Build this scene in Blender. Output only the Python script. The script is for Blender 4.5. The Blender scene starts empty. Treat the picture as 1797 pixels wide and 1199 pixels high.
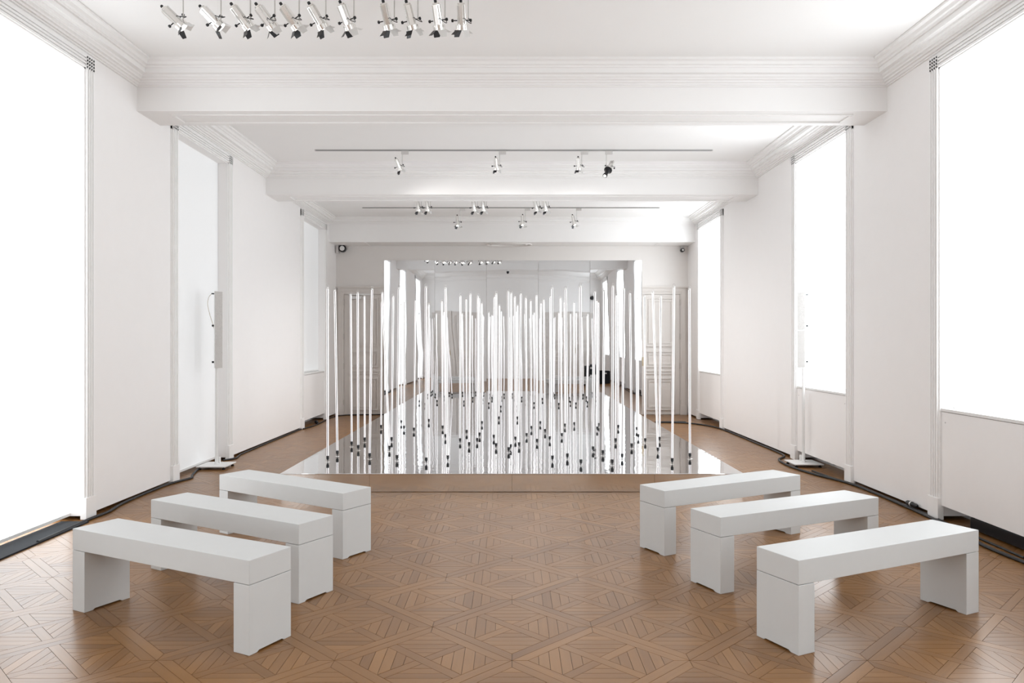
import bpy, bmesh, math, random
from mathutils import Vector, Matrix
R = random.Random(7)
SC = bpy.context.scene
COL = SC.collection
PI = math.pi

# ------------------------------------------------------------------ camera, world, exposure
FPX, CX, CY, CAMH = 1324.0, 898.5, 599.5, 1.5
cam_d = bpy.data.cameras.new('camera')
cam_d.sensor_width = 36.0
cam_d.lens = 36.0 * FPX / 1797.0
cam_d.clip_start = 0.02
cam_d.clip_end = 100
cam = bpy.data.objects.new('camera', cam_d)
COL.objects.link(cam)
cam.location = (0, 0, CAMH)
cam.rotation_euler = (PI / 2, 0, 0)
SC.camera = cam
w = bpy.data.worlds.new('sky'); SC.world = w
w.use_nodes = True
w.node_tree.nodes['Background'].inputs[0].default_value = (0.85, 0.92, 1.0, 1)
w.node_tree.nodes['Background'].inputs[1].default_value = 1.0
SC.view_settings.view_transform = 'Standard'
SC.view_settings.look = 'None'
SC.view_settings.gamma = 1.0
SC.view_settings.use_curve_mapping = False
SC.view_settings.exposure = 1.12
SC.cycles.max_bounces = 10
SC.cycles.diffuse_bounces = 6
SC.cycles.glossy_bounces = 6
SC.cycles.adaptive_threshold = 0.02
SC.cycles.sample_clamp_indirect = 3.0
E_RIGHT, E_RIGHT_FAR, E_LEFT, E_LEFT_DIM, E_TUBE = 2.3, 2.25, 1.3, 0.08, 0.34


def at(px, py, z):
    """point at height z seen at pixel px, py"""
    s = (CAMH - z) / (py - CY)
    return Vector(((px - CX) * s, FPX * s, z))


# ------------------------------------------------------------------ materials
def mat(name, col, rough=0.5, metal=0.0, spec=0.5, emit=None, estr=0.0, noise=None, bump=0.0, bscale=60.0, coat=0.0):
    m = bpy.data.materials.new(name)
    m.use_nodes = True
    nt = m.node_tree
    b = nt.nodes['Principled BSDF']
    b.inputs['Base Color'].default_value = (*col, 1)
    b.inputs['Roughness'].default_value = rough
    b.inputs['Metallic'].default_value = metal
    b.inputs['Specular IOR Level'].default_value = spec
    b.inputs['Coat Weight'].default_value = coat
    if emit:
        b.inputs['Emission Color'].default_value = (*emit, 1)
        b.inputs['Emission Strength'].default_value = estr
    if noise or bump:
        tc = nt.nodes.new('ShaderNodeTexCoord')
        n = nt.nodes.new('ShaderNodeTexNoise')
        n.inputs['Scale'].default_value = bscale
        n.inputs['Detail'].default_value = 4
        nt.links.new(tc.outputs['Object'], n.inputs['Vector'])
        if noise:
            mx = nt.nodes.new('ShaderNodeMix'); mx.data_type = 'RGBA'
            mx.inputs['A'].default_value = (*[c * (1 - noise) for c in col], 1)
            mx.inputs['B'].default_value = (*[min(1, c * (1 + noise)) for c in col], 1)
            nt.links.new(n.outputs['Fac'], mx.inputs['Factor'])
            nt.links.new(mx.outputs['Result'], b.inputs['Base Color'])
        if bump:
            bp = nt.nodes.new('ShaderNodeBump')
            bp.inputs['Strength'].default_value = 1.0
            bp.inputs['Distance'].default_value = bump
            nt.links.new(n.outputs['Fac'], bp.inputs['Height'])
            nt.links.new(bp.outputs['Normal'], b.inputs['Normal'])
    return m


M = {}
M['paint'] = mat('white_paint', (0.90, 0.892, 0.885), 0.6, noise=0.01, bscale=6)
M['fabric'] = mat('stretched_wall_fabric', (0.90, 0.885, 0.879), 0.8, noise=0.012, bscale=9)
M['ceil'] = mat('ceiling_plaster', (0.89, 0.885, 0.878), 0.75, noise=0.01, bscale=4)
M['grey_paint'] = mat('back_wall_paint', (0.80, 0.775, 0.755), 0.6, noise=0.012, bscale=5)
M['door'] = mat('door_paint', (0.73, 0.695, 0.665), 0.45, noise=0.015, bscale=7)
M['bench'] = mat('bench_lacquer', (0.63, 0.638, 0.635), 0.5, noise=0.02, bscale=14)
M['black'] = mat('black_rubber', (0.012, 0.013, 0.015), 0.5)
M['black_matt'] = mat('black_felt', (0.012, 0.014, 0.018), 0.9, noise=0.2, bscale=40)
M['black_metal'] = mat('black_metal', (0.01, 0.01, 0.012), 0.35, 0.3)
M['chrome'] = mat('polished_metal', (0.9, 0.89, 0.87), 0.16, 1.0)
M['satin'] = mat('satin_metal', (0.78, 0.78, 0.77), 0.4, 0.7)
M['stem'] = mat('grey_painted_rod', (0.62, 0.61, 0.59), 0.5)
M['grey_plastic'] = mat('grey_plastic', (0.62, 0.60, 0.59), 0.5)
M['white_metal'] = mat('white_powder_coat', (0.82, 0.82, 0.81), 0.4)
M['hinge'] = mat('painted_hinge', (0.6, 0.57, 0.54), 0.4, 0.2)
M['track'] = mat('dark_track_rail', (0.34, 0.345, 0.335), 0.5)
M['gold'] = mat('brass_handle', (0.5, 0.42, 0.3), 0.35, 0.8)
M['under'] = mat('sub_floor', (0.035, 0.02, 0.011), 0.9)
M['lens'] = mat('lit_lens', (0.9, 0.9, 0.88), 0.2, emit=(1, 0.95, 0.88), estr=2.5)


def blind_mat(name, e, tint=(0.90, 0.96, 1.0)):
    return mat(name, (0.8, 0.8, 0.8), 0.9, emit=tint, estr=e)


M['blind_r'] = blind_mat('daylit_blind_bright', E_RIGHT)
M['blind_f'] = blind_mat('sunlit_blind', E_RIGHT_FAR)
M['blind_l'] = blind_mat('daylit_blind', E_LEFT)
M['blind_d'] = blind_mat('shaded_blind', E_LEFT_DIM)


def grille_mat():
    m = mat('speaker_grille', (0.5, 0.49, 0.48), 0.6, 0.2)
    nt = m.node_tree; b = nt.nodes['Principled BSDF']
    tc = nt.nodes.new('ShaderNodeTexCoord')
    v = nt.nodes.new('ShaderNodeTexVoronoi'); v.inputs['Scale'].default_value = 220
    r = nt.nodes.new('ShaderNodeValToRGB')
    r.color_ramp.elements[0].position = 0.25; r.color_ramp.elements[0].color = (0.42, 0.41, 0.40, 1)
    r.color_ramp.elements[1].position = 0.45; r.color_ramp.elements[1].color = (0.68, 0.665, 0.65, 1)
    nt.links.new(tc.outputs['Object'], v.inputs['Vector'])
    nt.links.new(v.outputs['Distance'], r.inputs['Fac'])
    nt.links.new(r.outputs['Color'], b.inputs['Base Color'])
    return m


M['grille'] = grille_mat()


def mirror_mat(name, rough, scale, dist, stretch=(1, 1, 1), col=(0.9, 0.9, 0.905)):
    m = mat(name, col, rough, 1.0)
    nt = m.node_tree; b = nt.nodes['Principled BSDF']
    tc = nt.nodes.new('ShaderNodeTexCoord')
    mp = nt.nodes.new('ShaderNodeMapping'); mp.inputs['Scale'].default_value = stretch
    n = nt.nodes.new('ShaderNodeTexNoise'); n.inputs['Scale'].default_value = scale; n.inputs['Detail'].default_value = 1.5
    bp = nt.nodes.new('ShaderNodeBump'); bp.inputs['Strength'].default_value = 1; bp.inputs['Distance'].default_value = dist
    nt.links.new(tc.outputs['Object'], mp.inputs['Vector'])
    nt.links.new(mp.outputs['Vector'], n.inputs['Vector'])
    nt.links.new(n.outputs['Fac'], bp.inputs['Height'])
    nt.links.new(bp.outputs['Normal'], b.inputs['Normal'])
    return m


M['mirror'] = mirror_mat('mirror_sheet', 0.012, 1.2, 0.0012, col=(0.64, 0.645, 0.655))
M['mirror_floor'] = mirror_mat('mirror_film', 0.03, 5.0, 0.0012, col=(0.72, 0.72, 0.725))
M['mirror_skirt'] = mirror_mat('mirror_film_skirt', 0.11, 2.0, 0.003, (1, 1, 2), col=(0.92, 0.91, 0.89))


def tube_mat(name, dotw, dotcol, duty):
    m = bpy.data.materials.new(name); m.use_nodes = True
    nt = m.node_tree; N = nt.nodes; Lk = nt.links
    b = N['Principled BSDF']
    b.inputs['Roughness'].default_value = 0.3
    uv = N.new('ShaderNodeUVMap'); uv.uv_map = 'UVMap'
    sp = N.new('ShaderNodeSeparateXYZ'); Lk.new(uv.outputs['UV'], sp.inputs[0])

    def mth(op, a, bb=None):
        n = N.new('ShaderNodeMath'); n.operation = op
        for i, v in enumerate((a, bb)):
            if v is None: continue
            if isinstance(v, (int, float)): n.inputs[i].default_value = v
            else: Lk.new(v, n.inputs[i])
        return n.outputs[0]
    du = mth('ABSOLUTE', mth('SUBTRACT', sp.outputs[0], 0.5))
    in_u = mth('LESS_THAN', du, dotw)
    fv = mth('FRACT', mth('DIVIDE', sp.outputs[1], 0.0145))
    in_v = mth('LESS_THAN', fv, duty)
    dot = mth('MULTIPLY', in_u, in_v)
    mx = N.new('ShaderNodeMix'); mx.data_type = 'RGBA'
    mx.inputs['A'].default_value = (0.85, 0.85, 0.85, 1); mx.inputs['B'].default_value = (*dotcol, 1)
    Lk.new(dot, mx.inputs['Factor']); Lk.new(mx.outputs['Result'], b.inputs['Base Color'])
    b.inputs['Emission Color'].default_value = (1.0, 0.955, 0.965, 1)
    es = mth('MULTIPLY', mth('SUBTRACT', 1.0, dot), E_TUBE)
    Lk.new(es, b.inputs['Emission Strength'])
    return m


M['tube_a'] = tube_mat('led_diodes_red', 0.06, (0.2, 0.06, 0.055), 0.55)
M['tube_b'] = tube_mat('led_diodes_dark', 0.06, (0.07, 0.05, 0.05), 0.6)
M['tube_c'] = tube_mat('led_wire_dark', 0.05, (0.10, 0.09, 0.10), 1.1)


def wood_mat():
    m = bpy.data.materials.new('oak_parquet'); m.use_nodes = True
    nt = m.node_tree; N = nt.nodes; Lk = nt.links
    b = N['Principled BSDF']
    uv = N.new('ShaderNodeUVMap'); uv.uv_map = 'UVMap'
    at_ = N.new('ShaderNodeAttribute'); at_.attribute_name = 'tone'
    mp = N.new('ShaderNodeMapping'); mp.inputs['Scale'].default_value = (3.0, 55.0, 1.0)
    Lk.new(uv.outputs['UV'], mp.inputs['Vector'])
    n1 = N.new('ShaderNodeTexNoise'); n1.inputs['Scale'].default_value = 1.0; n1.inputs['Detail'].default_value = 5; n1.inputs['Distortion'].default_value = 0.6
    Lk.new(mp.outputs['Vector'], n1.inputs['Vector'])
    mp2 = N.new('ShaderNodeMapping'); mp2.inputs['Scale'].default_value = (4.0, 9.0, 1.0)
    Lk.new(uv.outputs['UV'], mp2.inputs['Vector'])
    n2 = N.new('ShaderNodeTexNoise'); n2.inputs['Scale'].default_value = 1.0; n2.inputs['Detail'].default_value = 3
    Lk.new(mp2.outputs['Vector'], n2.inputs['Vector'])
    r = N.new('ShaderNodeValToRGB')
    e = r.color_ramp.elements
    e[0].position = 0.0; e[0].color = (0.100, 0.040, 0.010, 1)
    e[1].position = 1.0; e[1].color = (0.345, 0.170, 0.054, 1)
    k = e.new(0.5); k.color = (0.222, 0.102, 0.028, 1)

    def mth(op, a, bb):
        n = N.new('ShaderNodeMath'); n.operation = op
        for i, v in enumerate((a, bb)):
            if isinstance(v, (int, float)): n.inputs[i].default_value = v
            else: Lk.new(v, n.inputs[i])
        return n.outputs[0]
    f = mth('ADD', mth('MULTIPLY', at_.outputs['Fac'], 0.42),
            mth('ADD', mth('MULTIPLY', n1.outputs['Fac'], 0.34), mth('MULTIPLY', n2.outputs['Fac'], 0.30)))
    Lk.new(f, r.inputs['Fac'])
    Lk.new(r.outputs['Color'], b.inputs['Base Color'])
    rg = mth('ADD', 0.27, mth('MULTIPLY', n2.outputs['Fac'], 0.06))
    Lk.new(rg, b.inputs['Roughness'])
    b.inputs['Specular IOR Level'].default_value = 0.55
    return m


M['wood'] = wood_mat()


# ------------------------------------------------------------------ mesh helpers
class MB:
    def __init__(s):
        s.bm = bmesh.new()

    def box(s, x0, x1, y0, y1, z0, z1, mx=None):
        vs = [s.bm.verts.new((x, y, z)) for x in (x0, x1) for y in (y0, y1) for z in (z0, z1)]
        for q in ((0, 1, 3, 2), (4, 6, 7, 5), (0, 4, 5, 1), (2, 3, 7, 6), (0, 2, 6, 4), (1, 5, 7, 3)):
            s.bm.faces.new([vs[i] for i in q])
        if mx is not None:
            for v in vs: v.co = mx @ v.co
        return s

    def prism(s, poly, z0, z1, mx=None):
        """polygon in local xy extruded z0..z1"""
        lo = [s.bm.verts.new((x, y, z0)) for x, y in poly]
        hi = [s.bm.verts.new((x, y, z1)) for x, y in poly]
        n = len(poly)
        s.bm.faces.new(lo[::-1]); s.bm.faces.new(hi)
        for i in range(n):
            s.bm.faces.new((lo[i], lo[(i + 1) % n], hi[(i + 1) % n], hi[i]))
        if mx is not None:
            for v in lo + hi: v.co = mx @ v.co
        return s

    def lathe(s, prof, n=16, mx=None, cap=True):
        """profile [(r, z)] about z"""
        rings = []
        for r, z in prof:
            rings.append([s.bm.verts.new((r * math.cos(2 * PI * i / n), r * math.sin(2 * PI * i / n), z)) for i in range(n)])
        for a, b in zip(rings, rings[1:]):
            for i in range(n):
                s.bm.faces.new((a[i], a[(i + 1) % n], b[(i + 1) % n], b[i]))
        if cap:
            s.bm.faces.new(rings[0][::-1]); s.bm.faces.new(rings[-1])
        if mx is not None:
            for rg in rings:
                for v in rg: v.co = mx @ v.co
        return s

    def ring(s, R_, r, mx=None, n=20, k=6):
        vs = []
        for i in range(n):
            a = 2 * PI * i / n
            vs.append([s.bm.verts.new(((R_ + r * math.cos(2 * PI * j / k)) * math.cos(a), (R_ + r * math.cos(2 * PI * j / k)) * math.sin(a), r * math.sin(2 * PI * j / k))) for j in range(k)])
        for i in range(n):
            for j in range(k):
                s.bm.faces.new((vs[i][j], vs[(i + 1) % n][j], vs[(i + 1) % n][(j + 1) % k], vs[i][(j + 1) % k]))
        if mx is not None:
            for rg in vs:
                for v in rg: v.co = mx @ v.co
        return s

    def tube(s, pts, r, k=8, smooth=5):
        P = [Vector(p) for p in pts]
        if smooth > 1 and len(P) > 2:
            out = []
            for i in range(len(P) - 1):
                p0 = P[max(i - 1, 0)]; p1 = P[i]; p2 = P[i + 1]; p3 = P[min(i + 2, len(P) - 1)]
                for j in range(smooth):
                    t = j / smooth
                    out.append(0.5 * ((2 * p1) + (p2 - p0) * t + (2 * p0 - 5 * p1 + 4 * p2 - p3) * t * t + (3 * p1 - p0 - 3 * p2 + p3) * t ** 3))
            out.append(P[-1]); P = out
        rings = []
        up = Vector((0, 0, 1))
        for i, p in enumerate(P):
            d = (P[min(i + 1, len(P) - 1)] - P[max(i - 1, 0)]).normalized()
            u = up if abs(d.dot(up)) < 0.95 else Vector((1, 0, 0))
            a = d.cross(u).normalized(); b = a.cross(d)
            rings.append([s.bm.verts.new(p + r * (math.cos(2 * PI * j / k) * a + math.sin(2 * PI * j / k) * b)) for j in range(k)])
        for a, b in zip(rings, rings[1:]):
            for j in range(k):
                s.bm.faces.new((a[j], a[(j + 1) % k], b[(j + 1) % k], b[j]))
        s.bm.faces.new(rings[0][::-1]); s.bm.faces.new(rings[-1])
        return s

    def mesh(s, name, m, smooth=False, bevel=0.0):
        bm = s.bm
        if bevel:
            bmesh.ops.bevel(bm, geom=[e for e in bm.edges], offset=bevel, segments=2, profile=0.5, affect='EDGES', clamp_overlap=True)
        bmesh.ops.recalc_face_normals(bm, faces=bm.faces)
        me = bpy.data.meshes.new(name)
        bm.to_mesh(me); bm.free()
        me.materials.append(m)
        if smooth:
            for p in me.polygons: p.use_smooth = True
            try:
                me.set_sharp_from_angle(angle=0.7)
            except Exception:
                pass
        return me

    def build(s, name, m, parent=None, smooth=False, bevel=0.0):
        return link(name, s.mesh(name, m, smooth, bevel), parent)


def link(name, data, parent=None):
    o = bpy.data.objects.new(name, data)
    COL.objects.link(o)
    if parent is not None: o.parent = parent
    return o


def empty(name, loc=(0, 0, 0), rz=0.0):
    o = bpy.data.objects.new(name, None)
    COL.objects.link(o)
    o.location = loc; o.rotation_euler = (0, 0, rz)
    return o


def tag(o, label, cat, group=None):
    o['label'] = label; o['category'] = cat
    if group: o['group'] = group
    return o


def struct(o):
    o['kind'] = 'structure'
    return o


def copy_tree(o, parent=None):
    c = o.copy(); COL.objects.link(c)
    if parent is not None: c.parent = parent
    for ch in o.children:
        copy_tree(ch, c)
    return c


# ------------------------------------------------------------------ room dimensions
WX = 3.6            # wall face
WOUT = 3.86
Y_REAR, Y_BACK = -3.2, 15.45
BEAMS = [(3.40, 3.88, 3.71), (7.24, 7.72, 3.71), (11.04, 11.58, 3.65)]
BAYS = [(Y_REAR, 3.40, 4.145, 3.94), (3.88, 7.24, 4.145, 3.94), (7.72, 11.04, 4.08, 3.89), (11.58, 14.83, 3.925, 3.79)]
LINTEL_Y, LINTEL_Z = 14.83, 3.455
WIN = [(-2.4, -1.0, 3.91), (1.75, 3.15, 3.91), (5.15, 6.33, 3.905), (8.10, 9.53, 3.86), (12.98, 14.47, 3.76)]
TOP = 4.3
CAS = 0.145         # casing width
BLX = 3.715         # blind plane
HEAD = 0.11

# ------------------------------------------------------------------ ceilings, beams, cornices
for y0, y1, zc, zb in BAYS:
    c = struct(MB().box(-WOUT, WOUT, y0 - 0.02, y1 + 0.02, zc, TOP).build('ceiling', M['ceil']))
CORNICE = [(0, -1.0), (0.018, -1.0), (0.018, -0.945), (0.034, -0.935), (0.038, -0.86), (0.056, -0.85), (0.06, -0.78), (0.082, -0.76),
           (0.086, -0.70), (0.104, -0.66), (0.108, -0.58), (0.150, -0.57), (0.150, -0.36), (0.166, -0.345), (0.170, -0.27), (0.192, -0.25), (0.205, -0.13), (0.236, -0.10), (0.236, 0.0)]
for i, (y0, y1, zc, zb) in enumerate(BAYS):
    drop = zc - zb
    k = 1.0 if drop > 0.18 else 0.75
    bm = bmesh.new(); rings = []
    for d, t in CORNICE:
        d *= k; z = zc + t * drop
        rings.append([bm.verts.new(v) for v in ((-WX + d, y0 + d, z), (WX - d, y0 + d, z), (WX - d, y1 - d, z), (-WX + d, y1 - d, z))])
    for a, b in zip(rings, rings[1:]):
        for j in range(4):
            bm.faces.new((a[j], a[(j + 1) % 4], b[(j + 1) % 4], b[j]))
    m = MB(); m.bm.free(); m.bm = bm
    struct(m.build('trim_%d' % (i + 1), M['paint']))
for i, (y0, y1, zb) in enumerate(BEAMS):
    bo = struct(MB().box(-WX - 0.1, WX + 0.1, y0, y1, zb, TOP - 0.01).build('ceiling_beam', M['paint']))
    e = 0.10
    x = WX - 0.28
    fr = MB()
    fr.box(-x, x, y0 + e, y0 + e + 0.03, zb - 0.010, zb).box(-x, x, y1 - e - 0.03, y1 - e, zb - 0.014, zb)
    fr.box(-x, -x + 0.03, y0 + e + 0.03, y1 - e - 0.03, zb - 0.012, zb).box(x - 0.03, x, y0 + e + 0.03, y1 - e - 0.03, zb - 0.012, zb)
    fr.build('soffit_moulding', M['paint'], bo)
    lp = MB().box(-WX, WX, y0 - 0.006, y0, zb, zb + 0.012)
    lp.build('edge_bead', M['paint'], bo)
lint = struct(MB().box(-WX - 0.1, WX + 0.1, LINTEL_Y, Y_BACK, LINTEL_Z, TOP - 0.01).build('ceiling_beam', M['paint']))
MB().box(-WX, WX, LINTEL_Y - 0.008, LINTEL_Y, LINTEL_Z, LINTEL_Z + 0.02).build('edge_bead', M['paint'], lint)
rs = MB()
for rx in (0.45, 0.36):
    n = 40
    P = [Vector((-0.06 + rx * math.cos(2 * PI * i / n), 15.14 + rx * 0.6 * math.sin(2 * PI * i / n), LINTEL_Z - 0.008)) for i in range(n + 1)]
    rs.tube(P, 0.016, 6, 1)
rs.build('ceiling_rosette', M['grey_paint'], lint)
for sx in (-1, 1):
    MB().box(sx * 2.9 - 0.012, sx * 2.9 + 0.012, LINTEL_Y + 0.05, Y_BACK - 0.02, LINTEL_Z - 0.006, LINTEL_Z).build('soffit_batten', M['paint'], lint)

# ------------------------------------------------------------------ side walls with window niches
for side, sname in ((-1, 'left'), (1, 'right')):
    wall = struct(MB().box(min(side * WOUT, side * (WOUT + 0.1)), max(side * WOUT, side * (WOUT + 0.1)), Y_REAR - 0.2, Y_BACK + 0.2, -0.02, TOP).build('wall_' + sname, M['paint']))

    def sbox(m, xa, xb, y0, y1, z0, z1):
        return m.box(min(side * xa, side * xb), max(side * xa, side * xb), y0, y1, z0, z1)
    cuts = [Y_REAR] + [v for wd in WIN for v in wd[:2]] + [Y_BACK]
    for i in range(0, len(cuts), 2):
        a, b = cuts[i], cuts[i + 1]
        sbox(MB(), WX, WOUT, a, b, 0.035, TOP).build('wall_panel', M['fabric'], wall)
    for y0, y1, zt in WIN:
        sbox(MB(), WX, WOUT, y0, y1, zt - HEAD, TOP).build('wall_panel', M['fabric'], wall)
    for n, (y0, y1, zt) in enumerate(WIN):
        zi = zt - HEAD
        win = struct(empty('window_%d' % (n + 1 + (0 if side < 0 else 5)), (side * WX, (y0 + y1) / 2, 0)))
        loc = win.location

        def wbox(m, xa, xb, ya, yb, z0, z1):
            return m.box(min(side * xa, side * xb) - loc.x, max(side * xa, side * xb) - loc.x, ya - loc.y, yb - loc.y, z0, z1)
        # fluted casing: flat board with three ribs
        for ya, yb, inn in ((y0 - CAS, y0, 1), (y1, y1 + CAS, -1)):
            m = MB()
            wbox(m, WX - 0.012, WX + 0.02, ya - (0.003 if inn < 0 else 0), yb + (0.003 if inn > 0 else 0), 0.17, zt)
            for q in range(4):
                t0 = ya + 0.008 + q * (CAS - 0.016) / 4
                wbox(m, WX - 0.026, WX - 0.011, t0 + 0.006, t0 + (CAS - 0.016) / 4 - 0.006, 0.17, zt)
            m.build('casing', M['paint'], win)
            m = MB(); wbox(m, WX - 0.032, WX + 0.02, ya - 0.006, yb + 0.006, 0.004, 0.185)
            m.build('plinth_block', M['paint'], win, bevel=0.003)
        m = MB()
        wbox(m, WX - 0.012, WX + 0.01, y0 - CAS, y1 + CAS, zi - 0.003, zt + 0.012)
        for q in range(4):
            t0 = zi + 0.004 + q * HEAD / 4
            wbox(m, WX - 0.026, WX - 0.011, y0 - CAS + 0.012, y1 + CAS - 0.012, t0 + 0.005, t0 + HEAD / 4 - 0.005)
        m.build('head_casing', M['paint'], win)
        low = side > 0 or n == 4
        if low:
            zs = 0.945
            m = MB(); wbox(m, WX - 0.004, WX + 0.24, y0, y1, zs - 0.03, zs - 0.004)
            m.build('sill', M['white_metal'], win, bevel=0.003)
            m = MB(); wbox(m, WX + 0.002, WX + 0.024, y0 + 0.004, y1 - 0.004, 0.125, zs - 0.034)
            m.build('apron_panel', M['fabric'], win)
            for ys in (y0 + 0.06, y1 - 0.06):
                mm = MB().lathe([(0.006, 0), (0.006, 0.004)], 8, Matrix.Translation((side * (WX + 0.002) - loc.x, ys - loc.y, zs - 0.12)) @ Matrix.Rotation(-side * PI / 2, 4, 'Y'))
                mm.build('screw', M['grey_plastic'], win)
        # blind: a thing of its own
        zb = 0.955 if low else 0.045
        bl = empty('roller_blind', (side * BLX, (y0 + y1) / 2, zb))
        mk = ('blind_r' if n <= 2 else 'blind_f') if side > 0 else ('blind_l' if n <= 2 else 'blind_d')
        bmx = bmesh.new()
        nz, ny = 2, 6
        gv = []
        for iz in range(nz + 1):
            row = []
            for iy in range(ny + 1):
                v_ = iz / nz; u = iy / ny
                xx = 0.003 * math.sin(u * 9 + n) * (1 - v_)
                if side < 0 and n in (3, 4):      # loose fabric pulled in at its far edge
                    pass
                row.append(bmx.verts.new((side * xx, (u - 0.5) * (y1 - y0 - 0.008), v_ * (zi - zb))))
            gv.append(row)
        for iz in range(nz):
            for iy in range(ny):
                bmx.faces.new((gv[iz][iy], gv[iz][iy + 1], gv[iz + 1][iy + 1], gv[iz + 1][iy]))
        m = MB(); m.bm.free(); m.bm = bmx
        m.build('blind_fabric', M[mk], bl, smooth=True)
        MB().box(-0.010, 0.010, -(y1 - y0 - 0.008) / 2, (y1 - y0 - 0.008) / 2, -0.008, 0.016).build('bottom_bar', M['white_metal'], bl)
        MB().lathe([(0.03, -(y1 - y0 - 0.02) / 2), (0.03, (y1 - y0 - 0.02) / 2)], 14, Matrix.Translation((side * 0.034, 0, zi - zb - 0.03)) @ Matrix.Rotation(PI / 2, 4, 'X')).build('roller', M['white_metal'], bl, smooth=True)
        wl = ['in the window beside the rear wall', 'in the window second from the rear wall',
              'in the window beside the benches', 'in the window behind the column loudspeaker', 'in the window closest to the far doors'][n]
        kindl = ('glowing white roller blind over a sill ' if low and side > 0 else 'pale shaded roller blind over a sill ' if low else 'floor-length white roller blind ')
        tag(bl, kindl + wl, 'blind')

# ------------------------------------------------------------------ back and rear walls with doors
wb = struct(MB().box(-WOUT, WOUT, Y_BACK, Y_BACK + 0.15, -0.02, TOP).build('wall_back', M['grey_paint']))
wr = struct(MB().box(-WOUT, WOUT, Y_REAR - 0.15, Y_REAR, -0.02, TOP).build('wall_rear', M['paint']))


def door(name, x0, x1, y, face, ztop, hinge_left, closer):
    """x0..x1 leaf, y wall face, face -1 looks to -y"""
    d = struct(empty(name, ((x0 + x1) / 2, y, 0)))
    ox, oy = d.location.x, y

    def b(m, xa, xb, da, db, z0, z1):       # da..db distance proud of the wall
        ya, yb = face * da, face * db
        return m.box(xa - ox, xb - ox, min(ya, yb), max(ya, yb), z0, z1)
    fw = 0.125
    for xa, xb in ((x0 - fw, x0), (x1, x1 + fw)):
        m = MB(); b(m, xa, xb, 0, 0.03, 0.2, ztop + fw * 0.9); b(m, xa + 0.02, xb - 0.05 if xa < x0 else xb - 0.02, 0.03, 0.045, 0.2, ztop + 0.06)
        m.build('door_casing', M['door'], d)
        m = MB(); b(m, xa - 0.006, xb + 0.006, 0, 0.05, 0.0, 0.2); m.build('plinth_block', M['door'], d, bevel=0.003)
    m = MB(); b(m, x0 - fw, x1 + fw, 0, 0.035, ztop, ztop + fw); b(m, x0 - fw - 0.02, x1 + fw + 0.02, 0, 0.055, ztop + fw, ztop + fw + 0.03)
    b(m, x0 - fw + 0.02, x1 + fw - 0.02, 0.035, 0.048, ztop + 0.05, ztop + 0.08)
    m.build('head_casing', M['door'], d)
    m = MB(); b(m, x0 + 0.012, x1 - 0.012, 0, 0.014, 0.014, ztop - 0.014)
    leaf = m.build('door_leaf', M['door'], d)
    px0, px1 = x0 + 0.11, x1 - 0.11
    for z0, z1 in ((1.40, 2.40), (0.97, 1.31), (0.83, 0.90), (0.095, 0.76)):
        m = MB()
        t = 0.028 if z1 - z0 > 0.1 else 0.014
        for q, (ia, pr) in enumerate(((0.0, 0.040), (0.055, 0.030))):
            if q and z1 - z0 < 0.2: continue
            a0, a1, c0, c1 = px0 + ia, px1 - ia, z0 + ia, z1 - ia
            b(m, a0, a1, 0.014, pr, c0, c0 + t); b(m, a0, a1, 0.014, pr, c1 - t, c1)
            b(m, a0, a0 + t, 0.014, pr, c0 + t, c1 - t); b(m, a1 - t, a1, 0.014, pr, c0 + t, c1 - t)
        m.build('panel_moulding', M['door'], leaf)
    hx = x0 if hinge_left else x1
    for z in (0.25, 1.0, 1.6, 2.3):
        m = MB(); m.lathe([(0.011, -0.06), (0.011, 0.06)], 8, Matrix.Translation((hx - ox, face * 0.026, z)))
        m.build('hinge', M['hinge'], leaf)
    kx = (x1 - 0.05) if hinge_left else (x0 + 0.05)
    m = MB(); m.box(kx - ox - 0.02, kx - ox + 0.02, min(face * 0.014, face * 0.02), max(face * 0.014, face * 0.02), 1.0, 1.18)
    m.lathe([(0.008, 0), (0.008, 0.03), (0.024, 0.036), (0.026, 0.055), (0.012, 0.066)], 12, Matrix.Translation((kx - ox, face * 0.018, 1.1)) @ Matrix.Rotation(-face * -PI / 2, 4, 'X'))
    m.build('handle', M['gold'], leaf)
    if closer:
        m = MB(); b(m, x0 + 0.14, x0 + 0.36, 0.014, 0.06, ztop - 0.10, ztop - 0.045)
        b(m, x0 + 0.10, x0 + 0.56, 0.04, 0.055, ztop - 0.02, ztop + 0.005)
        m.build('door_closer', M['satin'], leaf)
    return d


door('door_1', -3.44, -2.62, Y_BACK, -1, 2.47, True, True)
door('door_2', 2.62, 3.44, Y_BACK, -1, 2.47, False, False)
for k, xc in enumerate((-2.3, 2.3)):
    for q, sx in enumerate((-1, 1)):
        door('door_%d' % (3 + 2 * k + q), xc + (-0.8 if sx < 0 else 0.135), xc + (-0.135 if sx < 0 else 0.8), Y_REAR, 1, 2.5, sx < 0, False)
for a, b_ in ((-2.47, 2.47),):
    struct(MB().box(a, b_, Y_BACK - 0.02, Y_BACK, 0, 0.16).build('baseboard_back', M['door']))
struct(MB().box(-1.3, 1.3, Y_REAR, Y_REAR + 0.02, 0, 0.18).build('baseboard_rear', M['paint']))

# ------------------------------------------------------------------ parquet floor
PA = 0.4175; PZ0 = 3.547
PS = PA * math.sqrt(2); PH = PS / 2; PW = 0.053; PI_ = PH - PW; PC = 0.0255
GAP = 0.001
PLAT = (-2.31, 2.31, 7.50, 13.6)
ZPL, ZSUB = 0.0, -0.006
floor = struct(MB().box(-WOUT, WOUT, Y_REAR - 0.1, Y_BACK + 0.1, -0.12, ZSUB).build('floor', M['under']))


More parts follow.
